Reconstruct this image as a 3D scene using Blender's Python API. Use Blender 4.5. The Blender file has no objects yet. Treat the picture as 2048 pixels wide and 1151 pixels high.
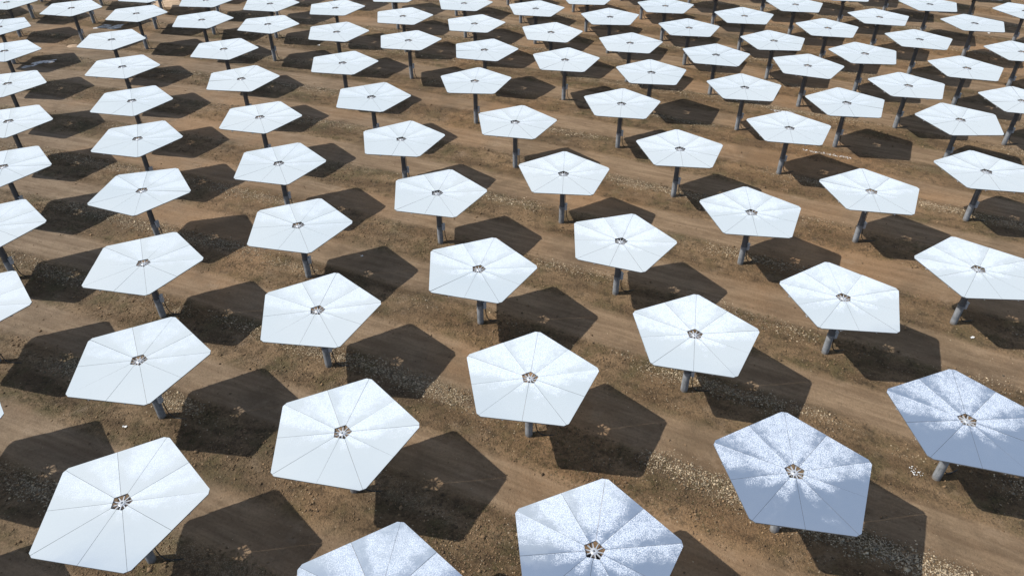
import bpy, math, random
import numpy as np
from mathutils import Matrix, Vector

random.seed(7)
rng = np.random.default_rng(7)
scene = bpy.context.scene
R = math.radians

# ------------------------------------------------------------------ camera
CAM_Z = 35.85                      # metres above the ground
FPX = 1444.16                      # focal length in pixels of a 2048 px wide picture
PITCH, ROLL = 0.642666, -0.002867
cam = bpy.data.cameras.new('camera')
cam.sensor_width = 36.0
cam.lens = FPX / 2048.0 * 36.0
cam.clip_start, cam.clip_end = 0.5, 5000.0
cam_ob = bpy.data.objects.new('camera', cam)
scene.collection.objects.link(cam_ob)
f = Vector((0, math.cos(PITCH), -math.sin(PITCH)))
r0 = Vector((1, 0, 0)); u0 = r0.cross(f)
rr = r0 * math.cos(ROLL) + u0 * math.sin(ROLL)
uu = -r0 * math.sin(ROLL) + u0 * math.cos(ROLL)
M = Matrix((rr, uu, -f)).transposed().to_4x4()
M.translation = (0, 0, CAM_Z)
cam_ob.matrix_world = M
scene.camera = cam_ob

# ------------------------------------------------------------------ sun and sky
SUN_EL, SHADOW_AZ = 46.23, 4.81            # elevation; heading the shadows fall towards (from +x)
sd = Vector((math.cos(R(SHADOW_AZ)) * math.cos(R(SUN_EL)), math.sin(R(SHADOW_AZ)) * math.cos(R(SUN_EL)), -math.sin(R(SUN_EL))))
sun = bpy.data.lights.new('sun', 'SUN')
sun.energy = 5.0
sun.angle = R(0.53)
sun.color = (1.0, 0.965, 0.91)
sun_ob = bpy.data.objects.new('sun', sun)
sun_ob.rotation_euler = sd.to_track_quat('-Z', 'Y').to_euler()
sun_ob.location = (-60, 0, 80)
scene.collection.objects.link(sun_ob)

world = bpy.data.worlds.new('World')
scene.world = world
world.use_nodes = True
wn, wl = world.node_tree.nodes, world.node_tree.links
wn.clear()


def wnode(t, **k):
    n = wn.new(t)
    for a, b in k.items():
        setattr(n, a, b)
    return n


def wmath(op, a, b=None, c=None, clamp=False):
    n = wn.new('ShaderNodeMath'); n.operation = op; n.use_clamp = clamp
    for i, v in enumerate((a, b, c)):
        if v is None: continue
        if isinstance(v, (int, float)): n.inputs[i].default_value = v
        else: wl.new(v, n.inputs[i])
    return n.outputs[0]


sky = wnode('ShaderNodeTexSky', sky_type='NISHITA', sun_disc=False)
sky.sun_elevation = R(SUN_EL)
tosun = -sd
sky.sun_rotation = math.atan2(tosun.x, tosun.y)
sky.altitude = 300; sky.air_density = 1.0; sky.dust_density = 1.0; sky.ozone_density = 2.2
bg_sky = wnode('ShaderNodeBackground'); bg_sky.inputs[1].default_value = 0.15
wl.new(sky.outputs[0], bg_sky.inputs[0])
tc = wnode('ShaderNodeTexCoord')
nz = wnode('ShaderNodeTexNoise'); nz.inputs['Scale'].default_value = 2.1
nz.inputs['Detail'].default_value = 7; nz.inputs['Roughness'].default_value = 0.5; nz.inputs['Distortion'].default_value = 0.35
mp = wnode('ShaderNodeMapping'); mp.inputs['Location'].default_value = (3.1, 0.4, 1.7); mp.inputs['Scale'].default_value = (1, 1, 1.9)
wl.new(tc.outputs['Generated'], mp.inputs[0]); wl.new(mp.outputs[0], nz.inputs['Vector'])
sep = wnode('ShaderNodeSeparateXYZ'); wl.new(tc.outputs['Generated'], sep.inputs[0])
# the broad break in the cloud, high on the right, that the two near right mirrors reflect
gap = wnode('ShaderNodeVectorMath', operation='DOT_PRODUCT')
wl.new(tc.outputs['Generated'], gap.inputs[0])
GAP = Vector((0.47, 0.40, 0.80)).normalized()
gap.inputs[1].default_value = GAP
gapf = wnode('ShaderNodeMapRange', interpolation_type='SMOOTHSTEP')
gapf.inputs['From Min'].default_value = 0.90; gapf.inputs['From Max'].default_value = 0.975
wl.new(gap.outputs['Value'], gapf.inputs[0])
# thin bright sheet low down, opening to blue towards the zenith
up = wmath('SUBTRACT', 1.0, wmath('MAXIMUM', sep.outputs[2], 0.0))
cov = wmath('ADD', wmath('MULTIPLY', nz.outputs[0], 0.9), wmath('MULTIPLY', up, 0.75))
cov = wmath('SUBTRACT', cov, wmath('MULTIPLY', gapf.outputs[0], 0.40))
cov = wmath('ADD', cov, wmath('MULTIPLY', wmath('SUBTRACT', wmath('MINIMUM', sep.outputs[1], 0.75), 0.6), 1.1))   # fewer clouds behind
cm = wnode('ShaderNodeMapRange', interpolation_type='SMOOTHSTEP')
cm.inputs['From Min'].default_value = 0.33; cm.inputs['From Max'].default_value = 0.74
wl.new(cov, cm.inputs[0])
cov = wmath('ADD', cov, wmath('MULTIPLY', wmath('MAXIMUM', wmath('MULTIPLY', sep.outputs[0], -1.0), 0.0), wmath('MULTIPLY', wmath('MAXIMUM', sep.outputs[1], 0.0), 0.75)))
wl.new(cov, cm.inputs[0])
veil = wnode('ShaderNodeMapRange', interpolation_type='SMOOTHSTEP')      # thin haze of the cloud field ahead
veil.inputs['From Min'].default_value = -0.1; veil.inputs['From Max'].default_value = 0.4; veil.inputs['To Max'].default_value = 0.24
wl.new(sep.outputs[1], veil.inputs[0])
cmx = wmath('MAXIMUM', cm.outputs[0], veil.outputs[0])
bg_cl = wnode('ShaderNodeBackground')
n2 = wnode('ShaderNodeTexNoise'); n2.inputs['Scale'].default_value = 5.0; n2.inputs['Detail'].default_value = 6
wl.new(mp.outputs[0], n2.inputs['Vector'])
cr = wnode('ShaderNodeValToRGB')
cr.color_ramp.elements[0].position = 0.3; cr.color_ramp.elements[0].color = (0.84, 0.92, 1.0, 1)
cr.color_ramp.elements[1].position = 0.7; cr.color_ramp.elements[1].color = (0.95, 1.0, 1.05, 1)
wl.new(n2.outputs[0], cr.inputs[0]); wl.new(cr.outputs[0], bg_cl.inputs[0])
bg_cl.inputs[1].default_value = 0.93
mixw = wnode('ShaderNodeMixShader')
wl.new(cmx, mixw.inputs[0]); wl.new(bg_sky.outputs[0], mixw.inputs[1]); wl.new(bg_cl.outputs[0], mixw.inputs[2])
wo = wnode('ShaderNodeOutputWorld'); wl.new(mixw.outputs[0], wo.inputs[0])

scene.view_settings.view_transform = 'Standard'
scene.view_settings.look = 'None'
scene.view_settings.exposure = 0.0
scene.view_settings.gamma = 1.0
scene.view_settings.use_curve_mapping = False
scene.render.resolution_x, scene.render.resolution_y = 1024, 575

# ------------------------------------------------------------------ node helpers
class NT:
    def __init__(s, name):
        s.m = bpy.data.materials.new(name); s.m.use_nodes = True
        s.t = s.m.node_tree; s.n = s.t.nodes; s.l = s.t.links; s.n.clear()
        s.out = s.n.new('ShaderNodeOutputMaterial')
    def put(s, sock, v):
        if v is None: return
        if isinstance(v, (int, float)):
            if sock.type == 'RGBA': sock.default_value = (v, v, v, 1)
            elif sock.type == 'VECTOR': sock.default_value = (v, v, v)
            else: sock.default_value = v
        elif isinstance(v, (tuple, list, Vector)):
            v = tuple(v)
            sock.default_value = v + (1,) if sock.type == 'RGBA' and len(v) == 3 else v
        else: s.l.new(v, sock)
    def math(s, op, a, b=None, c=None, clamp=False):
        n = s.n.new('ShaderNodeMath'); n.operation = op; n.use_clamp = clamp
        for i, v in enumerate((a, b, c)): s.put(n.inputs[i], v)
        return n.outputs[0]
    def vmath(s, op, a, b=None, out=0):
        n = s.n.new('ShaderNodeVectorMath'); n.operation = op
        s.put(n.inputs[0], a); s.put(n.inputs[1], b)
        return n.outputs[out]
    def noise(s, vec, scale, detail=4, rough=0.5, dist=0.0, out=0):
        n = s.n.new('ShaderNodeTexNoise')
        s.put(n.inputs['Vector'], vec)
        n.inputs['Scale'].default_value = scale; n.inputs['Detail'].default_value = detail
        n.inputs['Roughness'].default_value = rough; n.inputs['Distortion'].default_value = dist
        return n.outputs[out]
    def ss(s, v, a, b, lo=0.0, hi=1.0):
        n = s.n.new('ShaderNodeMapRange'); n.interpolation_type = 'SMOOTHSTEP'
        s.put(n.inputs[0], v)
        n.inputs['From Min'].default_value = a; n.inputs['From Max'].default_value = b
        n.inputs['To Min'].default_value = lo; n.inputs['To Max'].default_value = hi
        return n.outputs[0]
    def mix(s, fac, a, b, blend='MIX'):
        n = s.n.new('ShaderNodeMix'); n.data_type = 'RGBA'; n.blend_type = blend
        s.put(n.inputs[0], fac); s.put(n.inputs[6], a); s.put(n.inputs[7], b)
        return n.outputs[2]
    def bsdf(s, **k):
        n = s.n.new('ShaderNodeBsdfPrincipled')
        for a, b in k.items(): s.put(n.inputs[a.replace('_', ' ')], b)
        return n
    def bump(s, h, strength, dist):
        n = s.n.new('ShaderNodeBump'); n.inputs['Strength'].default_value = strength
        n.inputs['Distance'].default_value = dist
        s.put(n.inputs['Height'], h)
        return n.outputs[0]
    def sepxyz(s, v):
        n = s.n.new('ShaderNodeSeparateXYZ'); s.put(n.inputs[0], v); return n.outputs
    def comb(s, x, y, z):
        n = s.n.new('ShaderNodeCombineXYZ')
        for i, v in enumerate((x, y, z)): s.put(n.inputs[i], v)
        return n.outputs[0]


# ---- ground: heliostat rows are arcs about a far centre, lanes run between them
CX, CY = -207.325, -402.429
ROW0, DROW = 473.0, 8.55


def ground_material():
    t = NT('ground_soil')
    P = t.n.new('ShaderNodeNewGeometry').outputs['Position']
    x, y, z = t.sepxyz(P)
    dx, dy = t.math('SUBTRACT', x, CX), t.math('SUBTRACT', y, CY)
    rad = t.math('SQRT', t.math('ADD', t.math('MULTIPLY', dx, dx), t.math('MULTIPLY', dy, dy)))
    ang = t.math('ARCTAN2', dy, dx)
    along = t.math('MULTIPLY', ang, 500.0)
    ro = t.math('SUBTRACT', rad, ROW0)
    AR = t.comb(t.math('MULTIPLY', along, 0.22), ro, 0.0)         # stretched along the lanes
    ST = t.comb(t.math('MULTIPLY', along, 0.05), ro, 0.0)
    w1 = t.noise(AR, 0.16, 3)
    row = t.math('FRACT', t.math('DIVIDE', t.math('ADD', ro, t.math('MULTIPLY', t.math('SUBTRACT', w1, 0.5), 2.6)), DROW))
    # 0 / 1 = a row of posts, 0.5 = the middle of a lane
    d = t.math('ABSOLUTE', t.math('SUBTRACT', row, 0.5))
    lane = t.ss(d, 0.17, 0.29, 1.0, 0.0)
    big = t.noise(P, 0.045, 5, 0.55)
    med = t.noise(AR, 0.55, 6, 0.6)
    fine = t.noise(P, 6.0, 6, 0.7)
    grit = t.noise(P, 19.0, 3, 0.7)
    streak = t.noise(ST, 2.6, 4, 0.6)
    lanecol = t.mix(t.ss(t.math('ADD', t.math('MULTIPLY', streak, 0.45), t.math('MULTIPLY', t.noise(AR, 0.8, 6, 0.65), 0.55)), 0.36, 0.66), (0.189, 0.124, 0.072), (0.310, 0.216, 0.131))
    rough = t.mix(t.ss(med, 0.36, 0.64), (0.133, 0.083, 0.042), (0.290, 0.189, 0.102))
    olive = t.mix(t.ss(t.noise(P, 0.33, 6, 0.65), 0.47, 0.66), rough, (0.142, 0.105, 0.048))
    col = t.mix(lane, olive, lanecol)
    col = t.mix(t.ss(big, 0.46, 0.66, 0, 0.55), col, (0.355, 0.197, 0.091))
    col = t.mix(t.ss(t.noise(P, 0.11, 5, 0.6, 0.8), 0.48, 0.66, 0, 0.42), col, (0.095, 0.066, 0.038))     # damp soil
    col = t.mix(t.ss(t.noise(P, 0.42, 6, 0.65), 0.56, 0.72, 0, 0.45), col, (0.343, 0.245, 0.156))
    col = t.mix(t.ss(x, -45.0, 12.0, 0.85, 0.0), col, t.mix(1.0, col, (0.88, 0.95, 1.06), 'MULTIPLY'))      # greyer soil to the left
    # pale crushed stone drifts just outside each row
    gr = t.math('MULTIPLY', t.ss(t.math('ABSOLUTE', t.math('SUBTRACT', row, 0.17)), 0.06, 0.17, 1, 0), t.ss(t.noise(AR, 0.23, 5, 0.6), 0.48, 0.62))
    gsp = t.ss(grit, 0.45, 0.70)
    col = t.mix(t.math('MULTIPLY', gr, t.math('MULTIPLY', gsp, 0.95)), col, (0.46, 0.36, 0.24))
    crumb = t.noise(P, 1.1, 8, 0.72)
    col = t.mix(t.math('MULTIPLY', t.ss(crumb, 0.38, 0.50, 1.0, 0.0), t.math('SUBTRACT', 1.0, t.math('MULTIPLY', lane, 0.75))), col, t.mix(0.5, col, (0.03, 0.022, 0.012)))
    col = t.mix(t.ss(fine, 0.30, 0.56, 0.0, 1.0), t.mix(t.math('SUBTRACT', 0.55, t.math('MULTIPLY', lane, 0.3)), col, (0.03, 0.022, 0.012)), col)
    col = t.mix(t.math('MULTIPLY', t.ss(grit, 0.60, 0.72, 0.0, 0.6), t.math('SUBTRACT', 1.0, t.math('MULTIPLY', lane, 0.8))), col, (0.36, 0.29, 0.20))
    col = t.mix(t.ss(fine, 0.60, 0.80, 0.0, 0.35), col, (0.36, 0.28, 0.19))
    h = t.math('ADD', t.math('MULTIPLY', fine, t.math('SUBTRACT', 1.25, lane)), t.math('MULTIPLY', grit, 0.35))
    h = t.math('ADD', h, t.math('MULTIPLY', streak, 0.2))
    h = t.math('ADD', h, t.math('MULTIPLY', crumb, t.math('SUBTRACT', 1.5, lane)))
    b = t.bsdf(Base_Color=col, Roughness=0.93, Normal=t.bump(h, 1.0, 0.17))
    b.inputs['Specular IOR Level'].default_value = 0.25
    t.l.new(b.outputs[0], t.out.inputs[0])
    return t.m


def mirror_material():
    t = NT('silvered_mirror_frost_and_glints')
    P = t.n.new('ShaderNodeTexCoord').outputs['Object']       # the hub is the origin, +Y the farthest corner
    loc = t.n.new('ShaderNodeObjectInfo').outputs['Location']
    x, y, z = t.sepxyz(P)
    off = t.vmath('MULTIPLY', loc, (0.37, 0.53, 0.0))
    Q = t.vmath('ADD', P, off)
    rndc = t.n.new('ShaderNodeTexWhiteNoise'); rndc.noise_dimensions = '3D'
    t.l.new(t.vmath('SNAP', loc, (0.01, 0.01, 100.0)), rndc.inputs['Vector'])
    rnd = rndc.outputs['Value']
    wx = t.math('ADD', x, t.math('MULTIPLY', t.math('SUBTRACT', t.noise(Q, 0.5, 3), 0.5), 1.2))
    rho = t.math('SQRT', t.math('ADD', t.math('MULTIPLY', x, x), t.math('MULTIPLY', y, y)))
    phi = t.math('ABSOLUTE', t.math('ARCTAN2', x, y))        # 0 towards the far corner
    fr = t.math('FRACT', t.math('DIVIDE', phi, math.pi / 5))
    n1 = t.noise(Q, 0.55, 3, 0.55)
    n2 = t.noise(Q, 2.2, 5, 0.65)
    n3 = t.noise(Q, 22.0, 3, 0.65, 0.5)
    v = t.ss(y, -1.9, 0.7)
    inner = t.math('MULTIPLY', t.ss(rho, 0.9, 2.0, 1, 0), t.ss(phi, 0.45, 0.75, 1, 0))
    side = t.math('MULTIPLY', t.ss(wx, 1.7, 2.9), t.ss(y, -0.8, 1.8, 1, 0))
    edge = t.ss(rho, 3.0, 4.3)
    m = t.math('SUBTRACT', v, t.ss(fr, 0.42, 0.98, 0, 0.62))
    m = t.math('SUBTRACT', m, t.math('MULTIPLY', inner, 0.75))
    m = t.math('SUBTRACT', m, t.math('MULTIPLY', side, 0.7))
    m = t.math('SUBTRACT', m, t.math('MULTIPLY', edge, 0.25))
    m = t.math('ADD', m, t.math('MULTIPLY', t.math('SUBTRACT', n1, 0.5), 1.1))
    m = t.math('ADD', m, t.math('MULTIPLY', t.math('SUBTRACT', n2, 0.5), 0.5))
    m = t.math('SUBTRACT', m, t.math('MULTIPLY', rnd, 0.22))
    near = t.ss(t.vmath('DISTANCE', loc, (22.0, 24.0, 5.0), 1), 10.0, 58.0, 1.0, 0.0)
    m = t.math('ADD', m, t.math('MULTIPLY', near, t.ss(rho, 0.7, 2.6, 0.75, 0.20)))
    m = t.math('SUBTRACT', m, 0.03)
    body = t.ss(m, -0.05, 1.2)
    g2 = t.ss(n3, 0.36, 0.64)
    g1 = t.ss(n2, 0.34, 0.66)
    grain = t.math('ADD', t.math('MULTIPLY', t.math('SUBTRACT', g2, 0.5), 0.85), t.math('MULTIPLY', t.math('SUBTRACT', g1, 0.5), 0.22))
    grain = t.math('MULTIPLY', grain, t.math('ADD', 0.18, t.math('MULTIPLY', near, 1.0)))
    frost_glint = t.math('MULTIPLY', t.ss(t.math('ADD', body, grain), 0.08, 1.35), t.ss(body, 0.0, 0.3))
    frost_glint = t.math('MULTIPLY', frost_glint, t.math('ADD', 0.45, t.math('MULTIPLY', near, 0.34)))  # real frost nearby; on far mirrors it paints in reflected cloud highlights
    dust = t.ss(t.noise(Q, 1.3, 6, 0.7), 0.4, 0.8, 0.008, 0.03)
    # the glass: silvered back surface, faintly wavy
    wave = t.bump(t.noise(Q, 0.9, 2), 0.05, 0.05)
    gl = t.n.new('ShaderNodeBsdfGlossy'); gl.inputs['Color'].default_value = (0.88, 0.92, 0.945, 1)
    gl.inputs['Roughness'].default_value = 0.03
    t.l.new(wave, gl.inputs['Normal'])
    df = t.n.new('ShaderNodeBsdfDiffuse'); df.inputs['Color'].default_value = (0.62, 0.60, 0.56, 1)
    m1 = t.n.new('ShaderNodeMixShader'); t.put(m1.inputs[0], dust); t.l.new(gl.outputs[0], m1.inputs[1]); t.l.new(df.outputs[0], m1.inputs[2])
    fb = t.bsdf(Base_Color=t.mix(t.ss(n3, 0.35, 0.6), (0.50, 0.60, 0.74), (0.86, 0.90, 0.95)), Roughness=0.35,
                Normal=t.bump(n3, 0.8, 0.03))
    m2 = t.n.new('ShaderNodeMixShader'); t.put(m2.inputs[0], t.math('MULTIPLY', frost_glint, 0.9))
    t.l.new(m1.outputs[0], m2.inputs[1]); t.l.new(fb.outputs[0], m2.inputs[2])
    t.l.new(m2.outputs[0], t.out.inputs[0])
    return t.m


def metal_material(name, c0, c1, scale, rough=0.5, metallic=0.0, stain_shade=0.0, dark=0):
    t = NT(name)
    P = t.n.new('ShaderNodeTexCoord').outputs['Object']
    loc = t.n.new('ShaderNodeObjectInfo').outputs['Location']
    Q = t.vmath('ADD', P, loc)
    n = t.noise(Q, scale, 6, 0.65)
    col = t.mix(t.ss(n, 0.35, 0.65), c0, c1)
    if stain_shade:
        S = t.vmath('MULTIPLY', Q, (6.0, 6.0, 0.7))
        col = t.mix(t.ss(t.noise(S, 1.4, 5, 0.6), 0.52, 0.72, 0, stain_shade), col, (0.05, 0.05, 0.05))
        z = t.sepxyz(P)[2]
        col = t.mix(t.ss(z, 1.75, 1.82, 0.0, 0.68), col, (0.035, 0.037, 0.042))  # shade on the upper section, painted into the post colour
        col = t.mix(t.ss(z, 0.0, 0.35, 0.6, 0.0), col, (0.13, 0.095, 0.06))
    b = t.bsdf(Base_Color=col, Roughness=rough, Metallic=metallic, Normal=t.bump(n, 0.15, 0.02))
    t.l.new(b.outputs[0], t.out.inputs[0])
    return t.m


def plain_material(name, c0, c1, scale=4.0, rough=0.8, attr=None):
    t = NT(name)
    P = t.n.new('ShaderNodeNewGeometry').outputs['Position']
    n = t.noise(P, scale, 5, 0.6)
    col = t.mix(t.ss(n, 0.3, 0.7), c0, c1)
    if attr:
        a = t.n.new('ShaderNodeAttribute'); a.attribute_name = attr
        col = t.mix(1.0, col, a.outputs['Color'], 'MULTIPLY')
    b = t.bsdf(Base_Color=col, Roughness=rough)
    t.l.new(b.outputs[0], t.out.inputs[0])
    return t.m


MAT = dict(
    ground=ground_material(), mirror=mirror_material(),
    pole=metal_material('weathered_post_shaded_top', (0.17, 0.18, 0.19), (0.27, 0.28, 0.29), 2.2, 0.62, 0.0, 0.55),
    galv=metal_material('galvanised_steel', (0.42, 0.44, 0.46), (0.60, 0.62, 0.64), 7.0, 0.42, 0.35),
    dark=metal_material('dark_steel_drive', (0.035, 0.037, 0.04), (0.075, 0.078, 0.08), 5.0, 0.5, 0.3),
    back=metal_material('facet_back_sheet', (0.10, 0.105, 0.11), (0.17, 0.175, 0.18), 3.0, 0.6, 0.2),
    box=metal_material('grey_enamel_box', (0.36, 0.38, 0.40), (0.46, 0.48, 0.50), 4.0, 0.45),
    cable=plain_material('black_cable', (0.015, 0.015, 0.016), (0.03, 0.03, 0.03), 5, 0.6),
    stone=plain_material('crushed_stone', (0.62, 0.56, 0.46), (0.92, 0.86, 0.76), 3.0, 0.75, 'tint'),
    clod=plain_material('soil_clod', (0.145, 0.095, 0.050), (0.270, 0.185, 0.105), 0.7, 0.95, 'tint'),
    grass=plain_material('dry_grass', (0.085, 0.082, 0.03), (0.17, 0.13, 0.055), 0.8, 0.85, 'tint'),
    white=plain_material('white_debris', (0.62, 0.61, 0.58), (0.80, 0.80, 0.78), 6.0, 0.6),
    sand=plain_material('pale_sand', (0.36, 0.25, 0.16), (0.50, 0.37, 0.25), 1.3, 0.9),
)


def snow_material():
    t = NT('thawing_snow')
    P = t.n.new('ShaderNodeNewGeometry').outputs['Position']
    n = t.noise(P, 2.2, 6, 0.6)
    b = t.bsdf(Base_Color=t.mix(t.ss(n, 0.35, 0.6), (0.16, 0.15, 0.14), (0.62, 0.62, 0.62)), Roughness=0.5, Normal=t.bump(n, 0.5, 0.04))
    t.l.new(b.outputs[0], t.out.inputs[0]); return t.m


MAT['snow'] = snow_material()

# ------------------------------------------------------------------ mesh helpers
C = scene.collection


def link(name, mesh, parent=None, loc=(0, 0, 0), rotz=0.0):
    o = bpy.data.objects.new(name, mesh)
    C.objects.link(o); o.location = loc; o.rotation_euler = (0, 0, rotz)
    if parent is not None: o.parent = parent
    return o


def mesh(name, verts, faces, mats, idx=None, smooth=False):
    me = bpy.data.meshes.new(name)
    me.from_pydata([tuple(v) for v in verts], [], faces)
    for m in (mats if isinstance(mats, (list, tuple)) else [mats]): me.materials.append(m)
    if idx:
        me.polygons.foreach_set('material_index', idx)
    if smooth:
        me.polygons.foreach_set('use_smooth', [True] * len(me.polygons))
    me.update()
    return me


class Geo:
    def __init__(s): s.v, s.f = [], []
    def add(s, v, f):
        b = len(s.v); s.v += [tuple(p) for p in v]; s.f += [tuple(b + i for i in q) for q in f]
    def lathe(s, prof, n=24, cap=True, cx=0, cy=0):
        v = [(cx + r * math.cos(2 * math.pi * k / n), cy + r * math.sin(2 * math.pi * k / n), z) for r, z in prof for k in range(n)]
        fs = [(i * n + k, i * n + (k + 1) % n, (i + 1) * n + (k + 1) % n, (i + 1) * n + k) for i in range(len(prof) - 1) for k in range(n)]
        if cap: fs += [tuple(range((len(prof) - 1) * n, len(prof) * n)), tuple(reversed(range(n)))]
        s.add(v, fs)
    def box(s, x0, x1, y0, y1, z0, z1, bev=0.0):
        b = bev
        v = [(x0 + b, y0, z0), (x1 - b, y0, z0), (x1, y0 + b, z0), (x1, y1 - b, z0), (x1 - b, y1, z0), (x0 + b, y1, z0), (x0, y1 - b, z0), (x0, y0 + b, z0)] if b else \
            [(x0, y0, z0), (x1, y0, z0), (x1, y1, z0), (x0, y1, z0)]
        n = len(v)
        v += [(p[0], p[1], z1) for p in v]
        s.add(v, [tuple(reversed(range(n))), tuple(range(n, 2 * n))] + [(i, (i + 1) % n, n + (i + 1) % n, n + i) for i in range(n)])
    def bar(s, a, b, w, h=None):
        a, b = Vector(a), Vector(b); h = h or w
        d = (b - a).normalized()
        sx = d.cross(Vector((0, 0, 1)))
        if sx.length < 1e-4: sx = Vector((1, 0, 0))
        sx.normalize(); sz = sx.cross(d)
        v = [p + sx * i * w / 2 + sz * j * h / 2 for p in (a, b) for i, j in ((-1, -1), (1, -1), (1, 1), (-1, 1))]
        s.add(v, [(0, 1, 2, 3), (7, 6, 5, 4), (0, 4, 5, 1), (1, 5, 6, 2), (2, 6, 7, 3), (3, 7, 4, 0)])
    def tube(s, pts, r, n=8):
        P = [Vector(p) for p in pts]; v = []
        for i, p in enumerate(P):
            d = (P[min(i + 1, len(P) - 1)] - P[max(i - 1, 0)]).normalized()
            a = d.cross(Vector((0.13, 0.9, 0.35))).normalized(); b = d.cross(a)
            v += [p + (a * math.cos(2 * math.pi * k / n) + b * math.sin(2 * math.pi * k / n)) * r for k in range(n)]
        fs = [(i * n + k, i * n + (k + 1) % n, (i + 1) * n + (k + 1) % n, (i + 1) * n + k) for i in range(len(P) - 1) for k in range(n)]
        fs += [tuple(range(n)), tuple(range((len(P) - 1) * n, len(P) * n))]
        s.add(v, fs)
    def mesh(s, name, m, smooth=False):
        return mesh(name, s.v, s.f, m, smooth=smooth)


def smooth_by_angle(me, deg=35):
    me.polygons.foreach_set('use_smooth', [True] * len(me.polygons))
    me.set_sharp_from_angle(angle=R(deg))
    return me


# ------------------------------------------------------------------ ground sheet
def vnoise(x, y, seed):
    r = np.random.default_rng(seed).random((256, 256))
    xi, yi = np.floor(x).astype(int), np.floor(y).astype(int)
    fx, fy = x - xi, y - yi
    fx, fy = fx * fx * (3 - 2 * fx), fy * fy * (3 - 2 * fy)
    g = lambda i, j: r[i & 255, j & 255]
    return (g(xi, yi) * (1 - fx) + g(xi + 1, yi) * fx) * (1 - fy) + (g(xi, yi + 1) * (1 - fx) + g(xi + 1, yi + 1) * fx) * fy


def fbm(x, y, seed, o=4):
    s, a = 0, 0.5
    for k in range(o):
        s = s + a * (vnoise(x * 2 ** k, y * 2 ** k, seed + k) - 0.5); a *= 0.55
    return s


def rowphase(x, y):
    rad = np.hypot(x - CX, y - CY); ang = np.arctan2(y - CY, x - CX)
    fr = (rad - ROW0) / DROW + 0.16 * fbm(ang * 40, rad * 0.12, 50, 3)
    return fr - np.floor(fr), rad, ang * 500


def ground_z(x, y):
    fr, rad, al = rowphase(x, y)
    d = np.abs(fr - 0.5)
    rough = np.clip((d - 0.16) / 0.14, 0, 1)
    z = 0.085 * fbm(x * 1.1, y * 1.1, 11, 4) * (0.25 + rough) + 0.05 * fbm(x * 0.18, y * 0.18, 21, 3)
    z = z + 0.07 * np.exp(-((fr - 0.17) / 0.09) ** 2) + 0.015 * fbm(al * 0.15, rad * 1.6, 31, 3) * (1 - rough)
    # wheel ruts in the lanes
    for c0 in (0.41, 0.59):
        z = z - 0.035 * np.exp(-((fr - c0) / 0.022) ** 2)
    return z


def axis(lo, hi, step, far):
    c = np.arange(lo, hi + step, step); out = [c]
    s, v, w = step, lo, []
    while v > -far: s *= 1.35; v -= s; w.append(v)
    left = np.array(w[::-1]); s, v, w = step, hi, []
    while v < far: s *= 1.35; v += s; w.append(v)
    return np.concatenate([left, c, np.array(w)])


def build_ground():
    xs, ys = axis(-100, 100, 0.26, 2500), axis(4, 150, 0.26, 2500)
    X, Y = np.meshgrid(xs, ys)
    Z = ground_z(X, Y)
    nx, ny = len(xs), len(ys)
    me = bpy.data.meshes.new('ground')
    co = np.stack([X, Y, Z], -1).reshape(-1, 3).astype(np.float32)
    i = np.arange(nx * ny).reshape(ny, nx)
    q = np.stack([i[:-1, :-1], i[:-1, 1:], i[1:, 1:], i[1:, :-1]], -1).reshape(-1, 4)
    me.vertices.add(len(co)); me.vertices.foreach_set('co', co.ravel())
    me.loops.add(q.size); me.loops.foreach_set('vertex_index', q.ravel().astype(np.int32))
    me.polygons.add(len(q)); me.polygons.foreach_set('loop_start', (np.arange(len(q)) * 4).astype(np.int32))
    me.polygons.foreach_set('use_smooth', np.ones(len(q), bool))
    me.materials.append(MAT['ground']); me.update(calc_edges=True)
    o = link('ground', me); o['kind'] = 'structure'
    return o


build_ground()

# ------------------------------------------------------------------ the heliostat and its parts
HUB_Z = 5.09
RV = 4.43            # centre to an (unclipped) corner
RH = 0.54            # centre to a corner of the middle opening
CH = 0.17            # half of the clipped corner
GAP_ = 0.0072


def polar(r, a): return Vector((r * math.cos(a), r * math.sin(a), 0))


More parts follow.
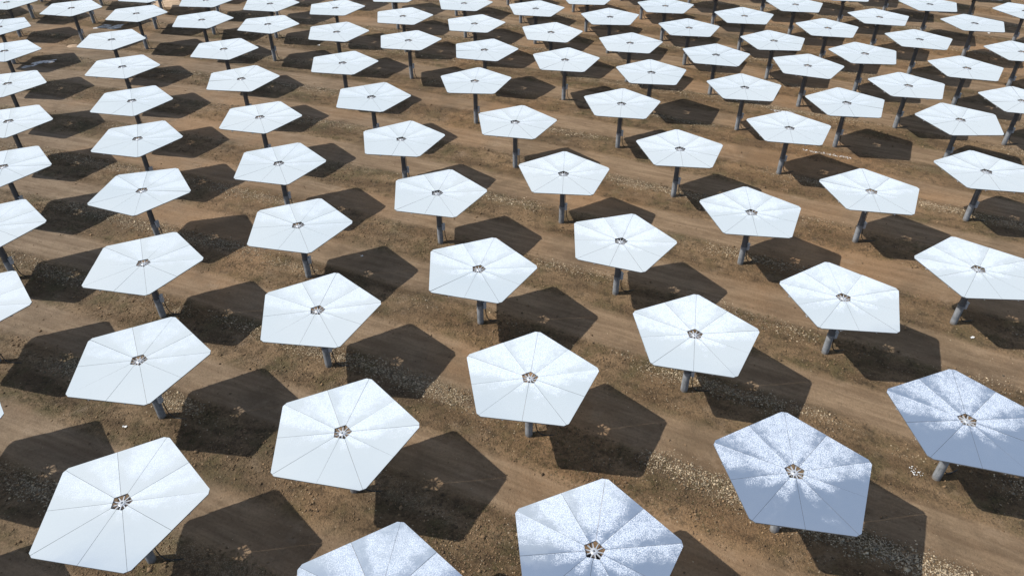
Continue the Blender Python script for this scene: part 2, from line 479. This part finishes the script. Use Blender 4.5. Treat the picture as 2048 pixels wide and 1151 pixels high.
def facet_mesh(k):
    """one of ten glass facets: between a corner ray and the neighbouring mid-side ray"""
    cn = math.pi / 2 + 2 * math.pi / 5 * round(k / 2.0 + (0.01 if k % 2 else 0)) if False else None
    a0 = math.pi / 2 + k * math.pi / 5                  # ray at the start of the sector
    a1 = a0 + math.pi / 5
    corner, mid = (a0, a1) if k % 2 == 0 else (a1, a0)
    ap = math.cos(math.pi / 5)
    cu, mu = polar(1, corner), polar(1, mid)
    mv = mu * RV * ap
    cv = cu * RV
    e = (mv - cv).normalized()
    dc = CH / math.cos(math.pi / 2 - R(54))             # length along the side that the clip removes
    clip_mid = cu * (RV - CH / math.tan(R(54)))
    clip_side = cv + e * (CH / math.sin(R(54)))
    poly = [cu * RH, clip_mid, clip_side, mv, mu * RH * ap]
    if k % 2: poly = poly[::-1]
    cen = sum(poly, Vector()) / 5
    # inset a little so that the seams between facets are open
    nrm = []
    n = len(poly)
    for i in range(n):
        d = (poly[(i + 1) % n] - poly[i]).normalized(); nrm.append(Vector((-d.y, d.x, 0)))
    if (cen - poly[0]).dot(nrm[0]) < 0: nrm = [-q for q in nrm]
    ins = []
    for i in range(n):
        a, b = nrm[i - 1], nrm[i]
        m = (a + b); m = m / (1 + a.dot(b)); ins.append(poly[i] + m * GAP_)
    # shallow dish: the rim stands a little above the hub
    zf = lambda p: 0.0008 * p.length ** 2
    top = [Vector((p.x, p.y, zf(p) + 0.03)) for p in ins]
    bot = [Vector((p.x, p.y, zf(p) - 0.03)) for p in ins]
    v = top + bot
    fs = [tuple(range(n)), tuple(reversed(range(n, 2 * n)))] + [(i, n + i, n + (i + 1) % n, (i + 1) % n) for i in range(n)]
    # make sure the glass faces up
    a = (top[1] - top[0]).cross(top[2] - top[0])
    if a.z < 0: fs = [tuple(reversed(q)) for q in fs]
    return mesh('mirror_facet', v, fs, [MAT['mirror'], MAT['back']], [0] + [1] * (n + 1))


def arm_mesh():
    g = Geo()
    g.bar((0.15, 0, -0.085), (0.62, 0, -0.085), 0.05, 0.07); g.bar((0.62, 0, -0.10), (3.75, 0, -0.075), 0.07, 0.07)
    g.bar((0.24, 0, -0.78), (3.0, 0, -0.13), 0.045, 0.045)
    for x0, x1 in ((0.9, 0.75), (1.7, 1.5)):
        zl = -0.78 + (x1 - 0.24) * 0.235
        g.bar((x0, 0, -0.12), (x1, 0, zl), 0.035)
    for x0, x1 in ((0.9, 1.5), (1.7, 2.3)):
        zl = -0.78 + (x1 - 0.24) * 0.235
        g.bar((x0, 0, -0.12), (x1, 0, zl), 0.035)
    # pads that carry the glass
    for x in (1.2, 2.5, 3.65): g.box(x - 0.06, x + 0.06, -0.13, 0.13, -0.06, -0.035)
    return g.mesh('support_arm', MAT['galv'])


def hub_mesh():
    g = Geo()
    prof = [(0.055, -0.02), (0.13, -0.02), (0.15, -0.04), (0.195, -0.06), (0.195, -0.13), (0.13, -0.16), (0.13, -0.72), (0.25, -0.76), (0.25, -0.84), (0.055, -0.84)]
    n = 20
    v = [(r * math.cos(2 * math.pi * k / n), r * math.sin(2 * math.pi * k / n), z) for r, z in prof for k in range(n)]
    L = len(prof)
    fs = [(i * n + k, ((i + 1) % L) * n + k, ((i + 1) % L) * n + (k + 1) % n, i * n + (k + 1) % n) for i in range(L) for k in range(n)]
    g.add(v, fs)
    for k in range(10):                                   # bolts round the ring
        a = k * math.pi / 5 + 0.31
        g.lathe([(0.017, -0.05), (0.017, -0.03)], 6, True, 0.165 * math.cos(a), 0.165 * math.sin(a))
    return smooth_by_angle(g.mesh('hub', MAT['galv']))


def drive_mesh():
    g = Geo()
    g.lathe([(0.27, 3.98), (0.33, 4.0), (0.33, 4.09), (0.27, 4.11)], 24)
    g.box(-0.19, 0.19, -0.16, 0.16, 4.11, 4.26, 0.03)
    g.box(-0.40, 0.40, -0.27, 0.27, 4.26, 4.46, 0.05)          # gearbox housing below the hub
    g.box(-0.42, -0.19, -0.08, 0.08, 4.02, 4.20, 0.02)
    g.bar((0.30, 0.0, 3.72), (0.62, 0.0, 4.72), 0.07)          # elevation actuator
    g.bar((0.18, 0.0, 3.80), (0.34, 0.0, 3.72), 0.09)
    return smooth_by_angle(g.mesh('drive_unit', MAT['dark']))


def post_mesh():
    g = Geo()
    g.lathe([(0.25, -0.25), (0.25, 1.72), (0.262, 1.73), (0.262, 1.79), (0.23, 1.81), (0.222, 3.95), (0.235, 3.98)], 28)
    return smooth_by_angle(g.mesh('post', MAT['pole']))


def box_mesh():
    g = Geo()
    g.box(0.235, 0.46, -0.17, 0.17, 1.45, 1.98, 0.02)
    g.box(0.225, 0.49, -0.20, 0.20, 1.98, 2.02, 0.02)
    g.box(0.46, 0.47, -0.13, 0.13, 1.50, 1.93)
    return g.mesh('control_box', MAT['box'])


def cable_mesh():
    g = Geo()
    g.tube([(0.40, 0.06, 1.46), (0.43, 0.07, 1.1), (0.46, 0.06, 0.7), (0.56, 0.03, 0.34), (0.75, 0.0, 0.12), (1.0, -0.03, 0.05),
            (1.35, -0.03, 0.035), (1.7, 0.02, 0.02), (1.95, 0.04, -0.08)], 0.035, 8)
    g.tube([(0.27, -0.02, 1.99), (0.29, -0.05, 2.6), (0.275, -0.06, 3.3), (0.30, -0.04, 3.9)], 0.022, 6)
    return smooth_by_angle(g.mesh('cable', MAT['cable']), 60)


FACETS = [facet_mesh(k) for k in range(10)]
ARM, HUB, DRIVE, POST, BOX, CABLE = arm_mesh(), hub_mesh(), drive_mesh(), post_mesh(), box_mesh(), cable_mesh()

# name, x, y, azimuth of the farthest corner (degrees); fitted one by one from the photograph
CAT = [
    ('Z2', -6.08, 17.41, 82.8),
    ('L3', -31.9, 19.6, 80.0),
    ('Z1', 3.9, 20.13, 77.0),
    ('M1', -19.93, 22.96, 80.4),
    ('M2', 14.95, 24.76, 80.5),
    ('M17', -9.55, 27.61, 78.6),
    ('M8', 25.93, 28.38, 74.6),
    ('A9', -33.65, 28.67, 75.5),
    ('M3', 1.07, 31.94, 81.6),
    ('M4', -23.44, 33.6, 82.4),
    ('M6', 11.94, 35.95, 77.2),
    ('M5', -13.3, 38.58, 83.4),
    ('A8', -37.58, 39.08, 76.2),
    ('M7', 23.1, 39.82, 85.4),
    ('E4', 34.24, 43.19, 86.9),
    ('M16', -2.45, 43.37, 75.6),
    ('A7', -27.5, 44.28, 79.3),
    ('C3', 8.47, 47.08, 69.2),
    ('A6', -42.05, 49.46, 82.0),
    ('B3', -17.19, 49.52, 78.3),
    ('D3', 19.77, 51.33, 82.3),
    ('B5', -6.43, 54.71, 77.8),
    ('M11', 31.01, 54.74, 79.2),
    ('M9', -32.11, 55.3, 68.6),
    ('M10', 4.66, 58.14, 85.2),
    ('E3', 42.79, 58.29, 79.7),
    ('A4', -46.74, 59.82, 76.1),
    ('B2', -21.52, 60.32, 77.7),
    ('D2', 16.08, 63.04, 83.7),
    ('B4', -10.82, 65.38, 82.9),
    ('A3', -36.79, 65.71, 76.8),
    ('D4', 27.93, 67.62, 78.7),
    ('C1', 0.37, 69.35, 78.5),
    ('E2', 46.1, 69.57, 88.9),
    ('A1', -51.86, 69.96, 78.8),
    ('B1', -26.15, 70.71, 76.8),
    ('D1', 11.83, 73.97, 80.6),
    ('E1', 36.09, 74.03, 81.8),
    ('E5', 55.21, 74.4, 75.4),
    ('T1i', -41.34, 75.2, 78.8),
    ('T2j', -15.38, 76.05, 77.2),
    ('T5i', 26.23, 78.41, 81.0),
    ('T6h', 44.82, 78.81, 79.4),
    ('T1h', -57.72, 80.33, 75.3),
    ('T3h', -4.22, 80.67, 85.2),
    ('T2i', -31.34, 81.62, 83.6),
    ('M12', 16.48, 83.16, 83.5),
    ('M14', 54.25, 84.39, 72.9),
    ('T5h', 35.63, 85.4, 69.8),
    ('M13', -46.88, 85.69, 81.1),
    ('T2h', -20.56, 86.81, 80.7),
    ('T4g', 6.59, 87.54, 80.6),
    ('T5e', 25.47, 89.21, 77.0),
    ('T6f', 44.12, 89.52, 84.8),
    ('T6g', 64.07, 90.05, 78.8),
    ('T3g', -3.41, 91.27, 76.0),
    ('T1f', -64.34, 91.47, 83.7),
    ('T2g', -36.65, 91.94, 78.5),
    ('T4e', 15.39, 93.83, 78.6),
    ('T5f', 34.24, 94.52, 83.9),
    ('T6e', 53.42, 94.95, 74.4),
    ('T3f', -13.45, 95.0, 80.4),
    ('T1e', -52.65, 95.79, 79.0),
    ('T4d', 5.35, 98.31, 79.0),
    ('T2f', -23.56, 98.72, 80.7),
    ('T5g', 43.12, 99.77, 78.6),
    ('T4f', 24.29, 100.12, 80.6),
    ('T1d', -70.63, 101.34, 74.2),
    ('T6c', 64.13, 101.74, 80.9),
    ('T2e', -33.77, 102.15, 74.4),
    ('T3d', -5.1, 102.2, 78.6),
    ('T2d', -43.7, 104.33, 83.6),
    ('T6b', 52.14, 104.65, 78.2),
    ('T4b', 14.06, 105.14, 85.5),
    ('T5b', 33.23, 105.44, 80.3),
    ('T3c', -15.45, 105.68, 80.1),
    ('T6d', 74.32, 107.34, 90.9),
    ('T1c', -54.23, 107.47, 80.0),
    ('M15', 3.59, 109.36, 80.9),
    ('T2c', -25.9, 109.88, 81.6),
    ('T1b', -65.01, 110.31, 79.6),
    ('T4c', 22.82, 110.47, 79.2),
    ('T6a', 62.19, 110.93, 82.8),
    ('T5c', 42.25, 110.98, 82.4),
    ('T3b', -7.05, 112.11, 80.3),
    ('T2b', -36.16, 112.21, 80.6),
    ('T1a', -76.36, 113.48, 85.7),
    ('T2a', -46.43, 114.24, 85.1),
    ('T4a', 11.7, 114.92, 82.8),
    ('T5d', 51.63, 116.35, 80.0),
    ('T3a', -17.95, 116.45, 86.8),
    ('T1j', -56.52, 116.95, 78.1),
    ('X19', 72.34, 117.07, 79.0),
    ('T5a', 32.11, 117.56, 83.6),
    ('X12', 1.52, 119.55, 80.0),
    ('X1', -67.88, 120.04, 77.0),
    ('X15', 21.26, 121.4, 79.0),
    ('X7', -38.59, 122.35, 79.0),
    ('X17', 41.18, 122.41, 77.0),
    ('X18', 61.36, 122.5, 83.0),
    ('X0', -79.2, 122.71, 80.0),
    ('X10', -9.15, 123.62, 83.0),
    ('X6', -48.81, 123.83, 83.0),
    ('X26', -90.58, 124.79, 83.0),
    ('X13', 10.47, 125.58, 77.0),
    ('X22', 49.53, 126.0, 83.0),
    ('X9', -20.0, 126.68, 77.0),
    ('X21', 70.35, 126.96, 77.0),
    ('X5', -59.57, 127.07, 77.0),
    ('X16', 30.32, 127.65, 80.0),
    ('X8', -30.54, 129.75, 80.0),
    ('X11', -0.56, 129.81, 79.0),
    ('X2', -71.19, 130.15, 83.0),
    ('X27', 59.19, 130.98, 79.0),
    ('X14', 19.39, 132.32, 83.0),
    ('X24', -41.96, 132.32, 80.0),
    ('X3', -82.92, 132.58, 79.0),
    ('X23', 40.67, 133.05, 79.0),
    ('X20', 79.99, 133.28, 80.0),
    ('X25', -54.44, 134.34, 77.0),
]


def project(p):
    d = Vector(p) - Vector((0, 0, CAM_Z))
    z = d.dot(f)
    return (0.5 + FPX * d.dot(rr) / z / 2048.0, 0.5 - FPX * d.dot(uu) / z / 1151.0)


def build_heliostat():
    t = bpy.data.objects.new('heliostat', None); C.objects.link(t)
    t.empty_display_size = 0.5
    link('post', POST, t); link('drive_unit', DRIVE, t)
    link('control_box', BOX, t); link('cable', CABLE, t)
    hub = link('hub', HUB, t, (0, 0, HUB_Z))
    for k in range(10):
        a = link('support_arm', ARM, t, (0, 0, HUB_Z))
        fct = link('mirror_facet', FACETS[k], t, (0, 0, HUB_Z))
    return t


proto = build_heliostat()


def copy_tree(o):
    c = o.copy(); C.objects.link(c)
    for ch in o.children:
        d = ch.copy(); C.objects.link(d); d.parent = c
    return c


ORD = ('zeroth first second third fourth fifth sixth seventh eighth ninth tenth eleventh twelfth thirteenth fourteenth fifteenth '
       'sixteenth seventeenth eighteenth nineteenth twentieth').split() + ['twenty-' + w for w in 'first second third fourth fifth sixth seventh eighth ninth'.split()] + ['thirtieth']
SPECIAL = {
    'M1': 'largest white pentagonal mirror, in the lower left corner of the photo',
    'M2': 'pale blue frosted pentagonal mirror seen whole at the lower right',
    'M8': 'pale blue frosted pentagonal mirror cut off by the right edge',
    'M17': 'white pentagonal mirror left of the bottom centre, right of the one in the corner',
    'M3': 'white pentagonal mirror in the lower middle, post foot straight below its hub',
    'E4': 'large white mirror cut by the right edge, above the pale blue one',
    'E3': 'white mirror touching the right edge, next above the large white one cut by it',
    'Z1': 'frosted mirror cut by the bottom edge, right of centre',
    'Z2': 'mirror cut by the bottom edge, left of centre, only its far side showing',
    'L3': 'mirror outside the lower left, only its shadow tip showing at the bottom edge',
    'T6d': 'small white mirror cut by the right edge beside the top right corner',
    'T1b': 'small white mirror nearest the top edge, left of the small snow patches',
}
COLUMNS = [
    ('A9 A8 A6 A4 A1 T1h T1f T1d T1a', 'white pentagonal mirror, %s up the column cut by the left edge'),
    ('M1 M4 A7 M9 A3 T1i M13 T1e T1c', 'white pentagonal mirror, %s up the column starting in the lower left corner'),
    ('M17 M5 B3 B2 B1 T2i T2g T2d T2a', 'white pentagonal mirror, %s up the column starting left of bottom centre'),
    ('M3 M16 B5 B4 T2j T2h T2f T2c', 'white pentagonal mirror, %s up the column starting at the lower middle mirror'),
    ('M2 M6 C3 M10 C1 T3h T3g T3d T3b', 'white mirror, %s up the column starting at the whole pale blue mirror'),
    ('M8 M7 D3 D2 D1 T4g T4d M15', 'white mirror, %s up the column starting at the cut off pale blue mirror'),
    ('E4 M11 D4 T5i T5e T4f T4c', 'white mirror, %s up the column starting at the large white right edge one'),
    ('T6g T6c T6a', 'white mirror, %s up the first leaning column from the right edge, upper right'),
    ('E5 M14 T6e T6b T5d', 'white mirror, %s up the second leaning column from the right edge, upper right'),
    ('E2 T6h T6f T5g T5c', 'white mirror, %s up the third leaning column from the right edge, upper right'),
    ('E1 T5h T5f T5b T5a', 'white mirror, %s up the fourth leaning column from the right edge, upper right'),
    ('M12 T4e T4b T4a', 'small white mirror, %s up the short column at the top, right of centre'),
    ('T3f T3c T3a', 'small white mirror, %s up the short column at the top, left of centre'),
    ('T2e T2b T1j', 'small white mirror, %s up the short column at the top, left quarter'),
]
LABEL = {}
for names, text in COLUMNS:
    for n_, key in enumerate(names.split()):
        LABEL[key] = text % ORD[n_ + 1]
LABEL['T1j'] = 'white mirror sliver at the top edge beside the wide pale sand heap'
LABEL.update(SPECIAL)
top = sorted((project((x, y, 0))[0], key) for key, x, y, az in CAT if key not in LABEL)
for n_, (u, key) in enumerate(top):
    LABEL[key] = 'heliostat cropped by the top edge, post or shadow showing, %s from the left of those' % ORD[n_ + 1]


for i, (key, x, y, az) in enumerate(CAT):
    o = proto if i == 0 else copy_tree(proto)
    o.location = (x, y, float(ground_z(np.array(x), np.array(y))) * 0.5)
    th = R(az - 90)
    tx, ty = rng.normal(-0.003, 0.006), rng.normal(0.006, 0.006)
    qk = 0
    local = random.Random(key)
    boxrot = R(local.uniform(-12, 22))
    arms = 0
    for ch in sorted(o.children, key=lambda c: c.name):
        base = ch.name.split('.')[0]
        if base == 'mirror_facet':
            k = FACETS.index(ch.data)
            ct = (local.gauss(0, 0.0016), local.gauss(0, 0.0016))
            ch.rotation_euler = (ty + ct[0], -tx + ct[1], th)
        elif base == 'support_arm':
            ch.rotation_euler = (0, 0, th + math.pi / 2 + (arms + 0.5) * math.pi / 5); arms += 1
        elif base == 'hub':
            ch.rotation_euler = (0, 0, th)
        elif base in ('control_box', 'cable'):
            ch.rotation_euler = (0, 0, boxrot)
        elif base == 'drive_unit':
            ch.rotation_euler = (0, 0, th + R(200))
    o['label'] = LABEL[key]
    o['category'] = 'heliostat'
    o['group'] = 'pentagonal heliostats standing in arcs on the bare field'

# ------------------------------------------------------------------ loose stones, tufts and debris
OCT = np.array([[1, 0, 0], [-1, 0, 0], [0, 1, 0], [0, -1, 0], [0, 0, 1], [0, 0, -1]], float)
OCF = np.array([[4, 0, 2], [4, 2, 1], [4, 1, 3], [4, 3, 0], [5, 2, 0], [5, 1, 2], [5, 3, 1], [5, 0, 3]])


def chips(name, x, y, size, tint, mat, flat=0.6, lift=0.1):
    n = len(x)
    a = rng.uniform(0, 2 * np.pi, n)
    v = OCT[None] * (0.65 + 0.7 * rng.random((n, 6, 1))) * size[:, None, None]
    v = v * np.stack([np.ones(n), 0.55 + 0.45 * rng.random(n), flat * (0.6 + 0.6 * rng.random(n))], -1)[:, None]
    c, s = np.cos(a)[:, None], np.sin(a)[:, None]
    vx = v[..., 0] * c - v[..., 1] * s; vy = v[..., 0] * s + v[..., 1] * c
    vz = v[..., 2] + (ground_z(x, y) + size * lift)[:, None]
    co = np.stack([vx + x[:, None], vy + y[:, None], vz], -1).reshape(-1, 3).astype(np.float32)
    fc = (OCF[None] + (np.arange(n) * 6)[:, None, None]).reshape(-1, 3).astype(np.int32)
    me = bpy.data.meshes.new(name)
    me.vertices.add(len(co)); me.vertices.foreach_set('co', co.ravel())
    me.loops.add(fc.size); me.loops.foreach_set('vertex_index', fc.ravel())
    me.polygons.add(len(fc)); me.polygons.foreach_set('loop_start', (np.arange(len(fc)) * 3).astype(np.int32))
    if tint is not None:
        at = me.color_attributes.new('tint', 'FLOAT_COLOR', 'POINT')
        cc = np.concatenate([np.repeat(tint, 6, 0), np.ones((n * 6, 1))], 1).astype(np.float32)
        at.data.foreach_set('color', cc.ravel())
    me.materials.append(mat); me.update(calc_edges=True)
    return link(name, me)


def scatter(n, dens):
    """random ground points inside the camera's view (and a margin), thinned by dens"""
    X, Y = [], []
    while sum(map(len, X)) < n:
        y = 12 + 128 * rng.random(n * 2) ** 1.25
        x = (rng.random(n * 2) * 2 - 1) * (y * 0.78 + 18)
        k = rng.random(n * 2) < dens(x, y)
        X.append(x[k]); Y.append(y[k])
    return np.concatenate(X)[:n], np.concatenate(Y)[:n]


def drift(x, y):
    fr, rad, al = rowphase(x, y)
    band = np.exp(-((fr - 0.17) / 0.085) ** 2)
    patch = np.clip((fbm(al * 0.085, rad * 0.16, 71, 3) + 0.10) * 7.0 - 0.3, 0.006, 1) ** 1.5
    return band * patch


def loose(x, y):
    fr, rad, al = rowphase(x, y)
    return (0.12 + 0.88 * np.clip((np.abs(fr - 0.5) - 0.14) / 0.2, 0, 1)) * np.clip(fbm(x * 0.3, y * 0.3, 91, 3) * 3 + 0.5, 0.05, 1)


x1, y1 = scatter(140000, drift); x2, y2 = scatter(50000, loose)
x, y = np.concatenate([x1, x2]), np.concatenate([y1, y2])
sz = np.concatenate([rng.gamma(2.6, 0.0115, len(x1)) + 0.014, rng.gamma(1.6, 0.008, len(x2)) + 0.009])
br = np.clip(rng.normal(0.44, 0.17, len(x)), 0.12, 0.9)[:, None] * np.array([[1.0, 0.85, 0.64]])
g = chips('gravel', x, y, sz, br, MAT['stone'])
g['kind'] = 'stuff'; g['label'] = 'pale crushed stone scattered in drifts along the rows of posts'; g['category'] = 'gravel'


x, y = scatter(60000, lambda x, y: np.clip((np.abs(rowphase(x, y)[0] - 0.5) - 0.17) * 6, 0.04, 1) * np.clip(fbm(x * 0.4, y * 0.4, 171, 3) * 4 + 0.5, 0.08, 1))
g = chips('soil_clods', x, y, rng.gamma(2.2, 0.016, len(x)) + 0.02, np.clip(rng.normal(0.85, 0.25, len(x)), 0.35, 1.5)[:, None] * np.array([[1.0, 0.95, 0.9]]), MAT['clod'], 0.75, 0.2)
g['kind'] = 'stuff'; g['label'] = 'brown clods of turned soil along the post rows'; g['category'] = 'soil'


def tufts(n):
    x, y = scatter(n, lambda x, y: np.clip(fbm(x * 0.22, y * 0.22, 131, 3) * 5 + 0.15, 0, 1) * (np.abs(rowphase(x, y)[0] - 0.5) > 0.22))
    B = 5
    N = n * B
    X, Y = np.repeat(x, B) + rng.normal(0, 0.05, N), np.repeat(y, B) + rng.normal(0, 0.05, N)
    a = rng.uniform(0, 2 * np.pi, N); h = rng.uniform(0.05, 0.15, N); w = rng.uniform(0.008, 0.018, N)
    lx, ly = rng.normal(0, 0.06, N), rng.normal(0, 0.06, N)
    z = ground_z(X, Y)
    p = np.stack([np.stack([X - w * np.cos(a), Y - w * np.sin(a), z - 0.01], -1), np.stack([X + w * np.cos(a), Y + w * np.sin(a), z - 0.01], -1),
                  np.stack([X + lx, Y + ly, z + h], -1)], 1).reshape(-1, 3).astype(np.float32)
    me = bpy.data.meshes.new('grass')
    me.vertices.add(len(p)); me.vertices.foreach_set('co', p.ravel())
    me.loops.add(N * 3); me.loops.foreach_set('vertex_index', np.arange(N * 3, dtype=np.int32))
    me.polygons.add(N); me.polygons.foreach_set('loop_start', (np.arange(N) * 3).astype(np.int32))
    at = me.color_attributes.new('tint', 'FLOAT_COLOR', 'POINT')
    t = np.repeat(rng.uniform(0.6, 1.3, N), 3)[:, None] * np.array([[1, 1, 1, 0]]) + np.array([[0, 0, 0, 1]])
    at.data.foreach_set('color', t.astype(np.float32).ravel())
    me.materials.append(MAT['grass']); me.update(calc_edges=True)
    o = link('grass', me); o['kind'] = 'stuff'
    o['label'] = 'sparse dry grass tufts between the stones'; o['category'] = 'grass'


tufts(30000)


def ground_point(px, py):
    """ground position under a pixel of the 2048 px picture, used to set out the debris"""
    d = f + rr * ((px - 1024) / FPX) - uu * ((py - 575.5) / FPX)
    k = -CAM_Z / d.z
    return d.x * k, d.y * k


def line_debris(name, a, b, n, label, s0=0.035):
    A, B = np.array(ground_point(*a)), np.array(ground_point(*b))
    t = rng.random(n); t = t + 0.03 * np.sin(t * 60)
    p = A + (B - A) * t[:, None] + rng.normal(0, 0.10, (n, 2))
    o = chips(name, p[:, 0], p[:, 1], rng.gamma(3, s0 / 3, n) + 0.03, None, MAT['white'], 0.4)
    o['kind'] = 'stuff'; o['label'] = label; o['category'] = 'debris'


line_debris('debris', (1541, 220), (1586, 226), 70, 'line of white chips on the soil, the upper of two, upper right')
line_debris('debris', (1607, 300), (1700, 316), 120, 'line of white chips on the soil, the lower of two, upper right')


def blob(name, px, py, rx, ry, h, mat, label, cat, seed, ang=0.0, rough=0.3):
    """a low irregular mound or sheet lying on the ground"""
    cx, cy = ground_point(px, py)
    r = np.random.default_rng(seed); ph = r.uniform(0, 6.28, 6); n, rings = 40, 6
    v = [(0, 0, h)]; fs = []
    for i in range(1, rings + 1):
        t = i / rings
        for k in range(n):
            a = 2 * math.pi * k / n
            w = 1 + rough * sum(math.sin((j + 2) * a + ph[j]) / (j + 1.5) for j in range(5))
            v.append((math.cos(a) * rx * t * w, math.sin(a) * ry * t * w, h * (1 - t * t) + (r.normal(0, h * 0.15) if i < rings else -0.03)))
    for k in range(n): fs.append((0, 1 + k, 1 + (k + 1) % n))
    for i in range(rings - 1):
        for k in range(n):
            a, b = 1 + i * n + k, 1 + i * n + (k + 1) % n
            fs.append((a, a + n, b + n, b))
    v = np.array(v); c, s = math.cos(ang), math.sin(ang)
    X = cx + v[:, 0] * c - v[:, 1] * s; Y = cy + v[:, 0] * s + v[:, 1] * c
    Z = v[:, 2] + ground_z(X, Y)
    me = mesh(name, np.stack([X, Y, Z], -1), fs, mat, smooth=True)
    o = link(name, me); o['label'] = label; o['category'] = cat
    return o


blob('snow_patch', 93, 123, 1.35, 0.75, 0.05, MAT['snow'], 'rightmost grey snow patch under the second mirror of the left edge', 'snow', 1, 0.5, 0.45)
blob('snow_patch', 76, 126, 0.8, 0.9, 0.05, MAT['snow'], 'middle one of three grey snow patches in shade near left edge', 'snow', 2, 0.9, 0.4)
blob('snow_patch', 56, 133, 0.8, 0.5, 0.05, MAT['snow'], 'leftmost of three grey snow patches in shade near left edge', 'snow', 3, 0.2, 0.4)
blob('snow_patch', 207, 53, 1.2, 0.9, 0.05, MAT['snow'], 'left one of two snow patches in shade, top left of photo', 'snow', 4, 0.2, 0.5)
blob('snow_patch', 229, 54, 1.8, 0.8, 0.05, MAT['snow'], 'right one of two snow patches in shade, top left of photo', 'snow', 5, 0.35, 0.5)
blob('sand_pile', 146, 92, 0.95, 0.75, 0.12, MAT['sand'], 'small pale sand heap beside the corner of a mirror, upper left', 'sand', 6, 0.1, 0.15)
blob('sand_pile', 334, 7, 3.0, 2.6, 0.25, MAT['sand'], 'wide pale sand heap at the top edge, left of centre', 'sand', 7, 0.4, 0.35)


def rubble(px, py, label, n=20, rad=0.34, smin=0.03, smax=0.09):
    cx, cy = ground_point(px, py)
    a = rng.normal(3.6, 1.7, n); q = rad * (0.35 + 0.85 * rng.random(n))
    o = chips('rubble', cx + q * np.cos(a), cy + q * np.sin(a), rng.uniform(smin, smax, n), None, MAT['white'], 0.5)
    o['kind'] = 'stuff'; o['label'] = label; o['category'] = 'rubble'


rubble(1832, 941, 'ring of broken white rubble left of the thick grey post, lower right')


def scrap(px, py, w, d, ang, label):
    cx, cy = ground_point(px, py)
    v, fs = [], []
    nx, ny = 5, 3
    for j in range(ny):
        for i in range(nx):
            v.append(((i / (nx - 1) - 0.5) * w, (j / (ny - 1) - 0.5) * d, 0.05 + 0.03 * math.sin(i * 1.9 + j)))
    for j in range(ny - 1):
        for i in range(nx - 1):
            a = j * nx + i; fs.append((a, a + 1, a + nx + 1, a + nx))
    b = len(v); v += [(p[0], p[1], p[2] - 0.012) for p in v]
    fs += [tuple(reversed([b + q for q in fc])) for fc in fs]
    ring = [i for i in range(nx)] + [nx * j + nx - 1 for j in range(1, ny)] + [nx * (ny - 1) + i for i in range(nx - 2, -1, -1)] + [nx * j for j in range(ny - 2, 0, -1)]
    for i in range(len(ring)): p, q = ring[i], ring[(i + 1) % len(ring)]; fs.append((p, p + b, q + b, q))
    o = link('paper_scrap', mesh('paper_scrap', v, fs, MAT['white']), None, (cx, cy, float(ground_z(np.array(cx), np.array(cy)))), ang)
    o['label'] = label; o['category'] = 'litter'


scrap(1944, 675, 0.32, 0.16, 0.3, 'white scrap on sunlit soil below the mirror cut by the right edge')
scrap(250, 853, 0.30, 0.14, -0.1, 'white scrap on sunlit soil above the lower left mirror')
scrap(638, 91, 0.35, 0.25, 0.2, 'white scrap on sunlit soil between two mirrors, upper left of centre')
scrap(1977, 67, 0.45, 0.3, 0.7, 'white scrap on soil at the upper right, beside a mirror shadow')
scrap(724, 512, 0.20, 0.16, 0.5, 'tiny white scrap on soil left of centre, below a mirror')
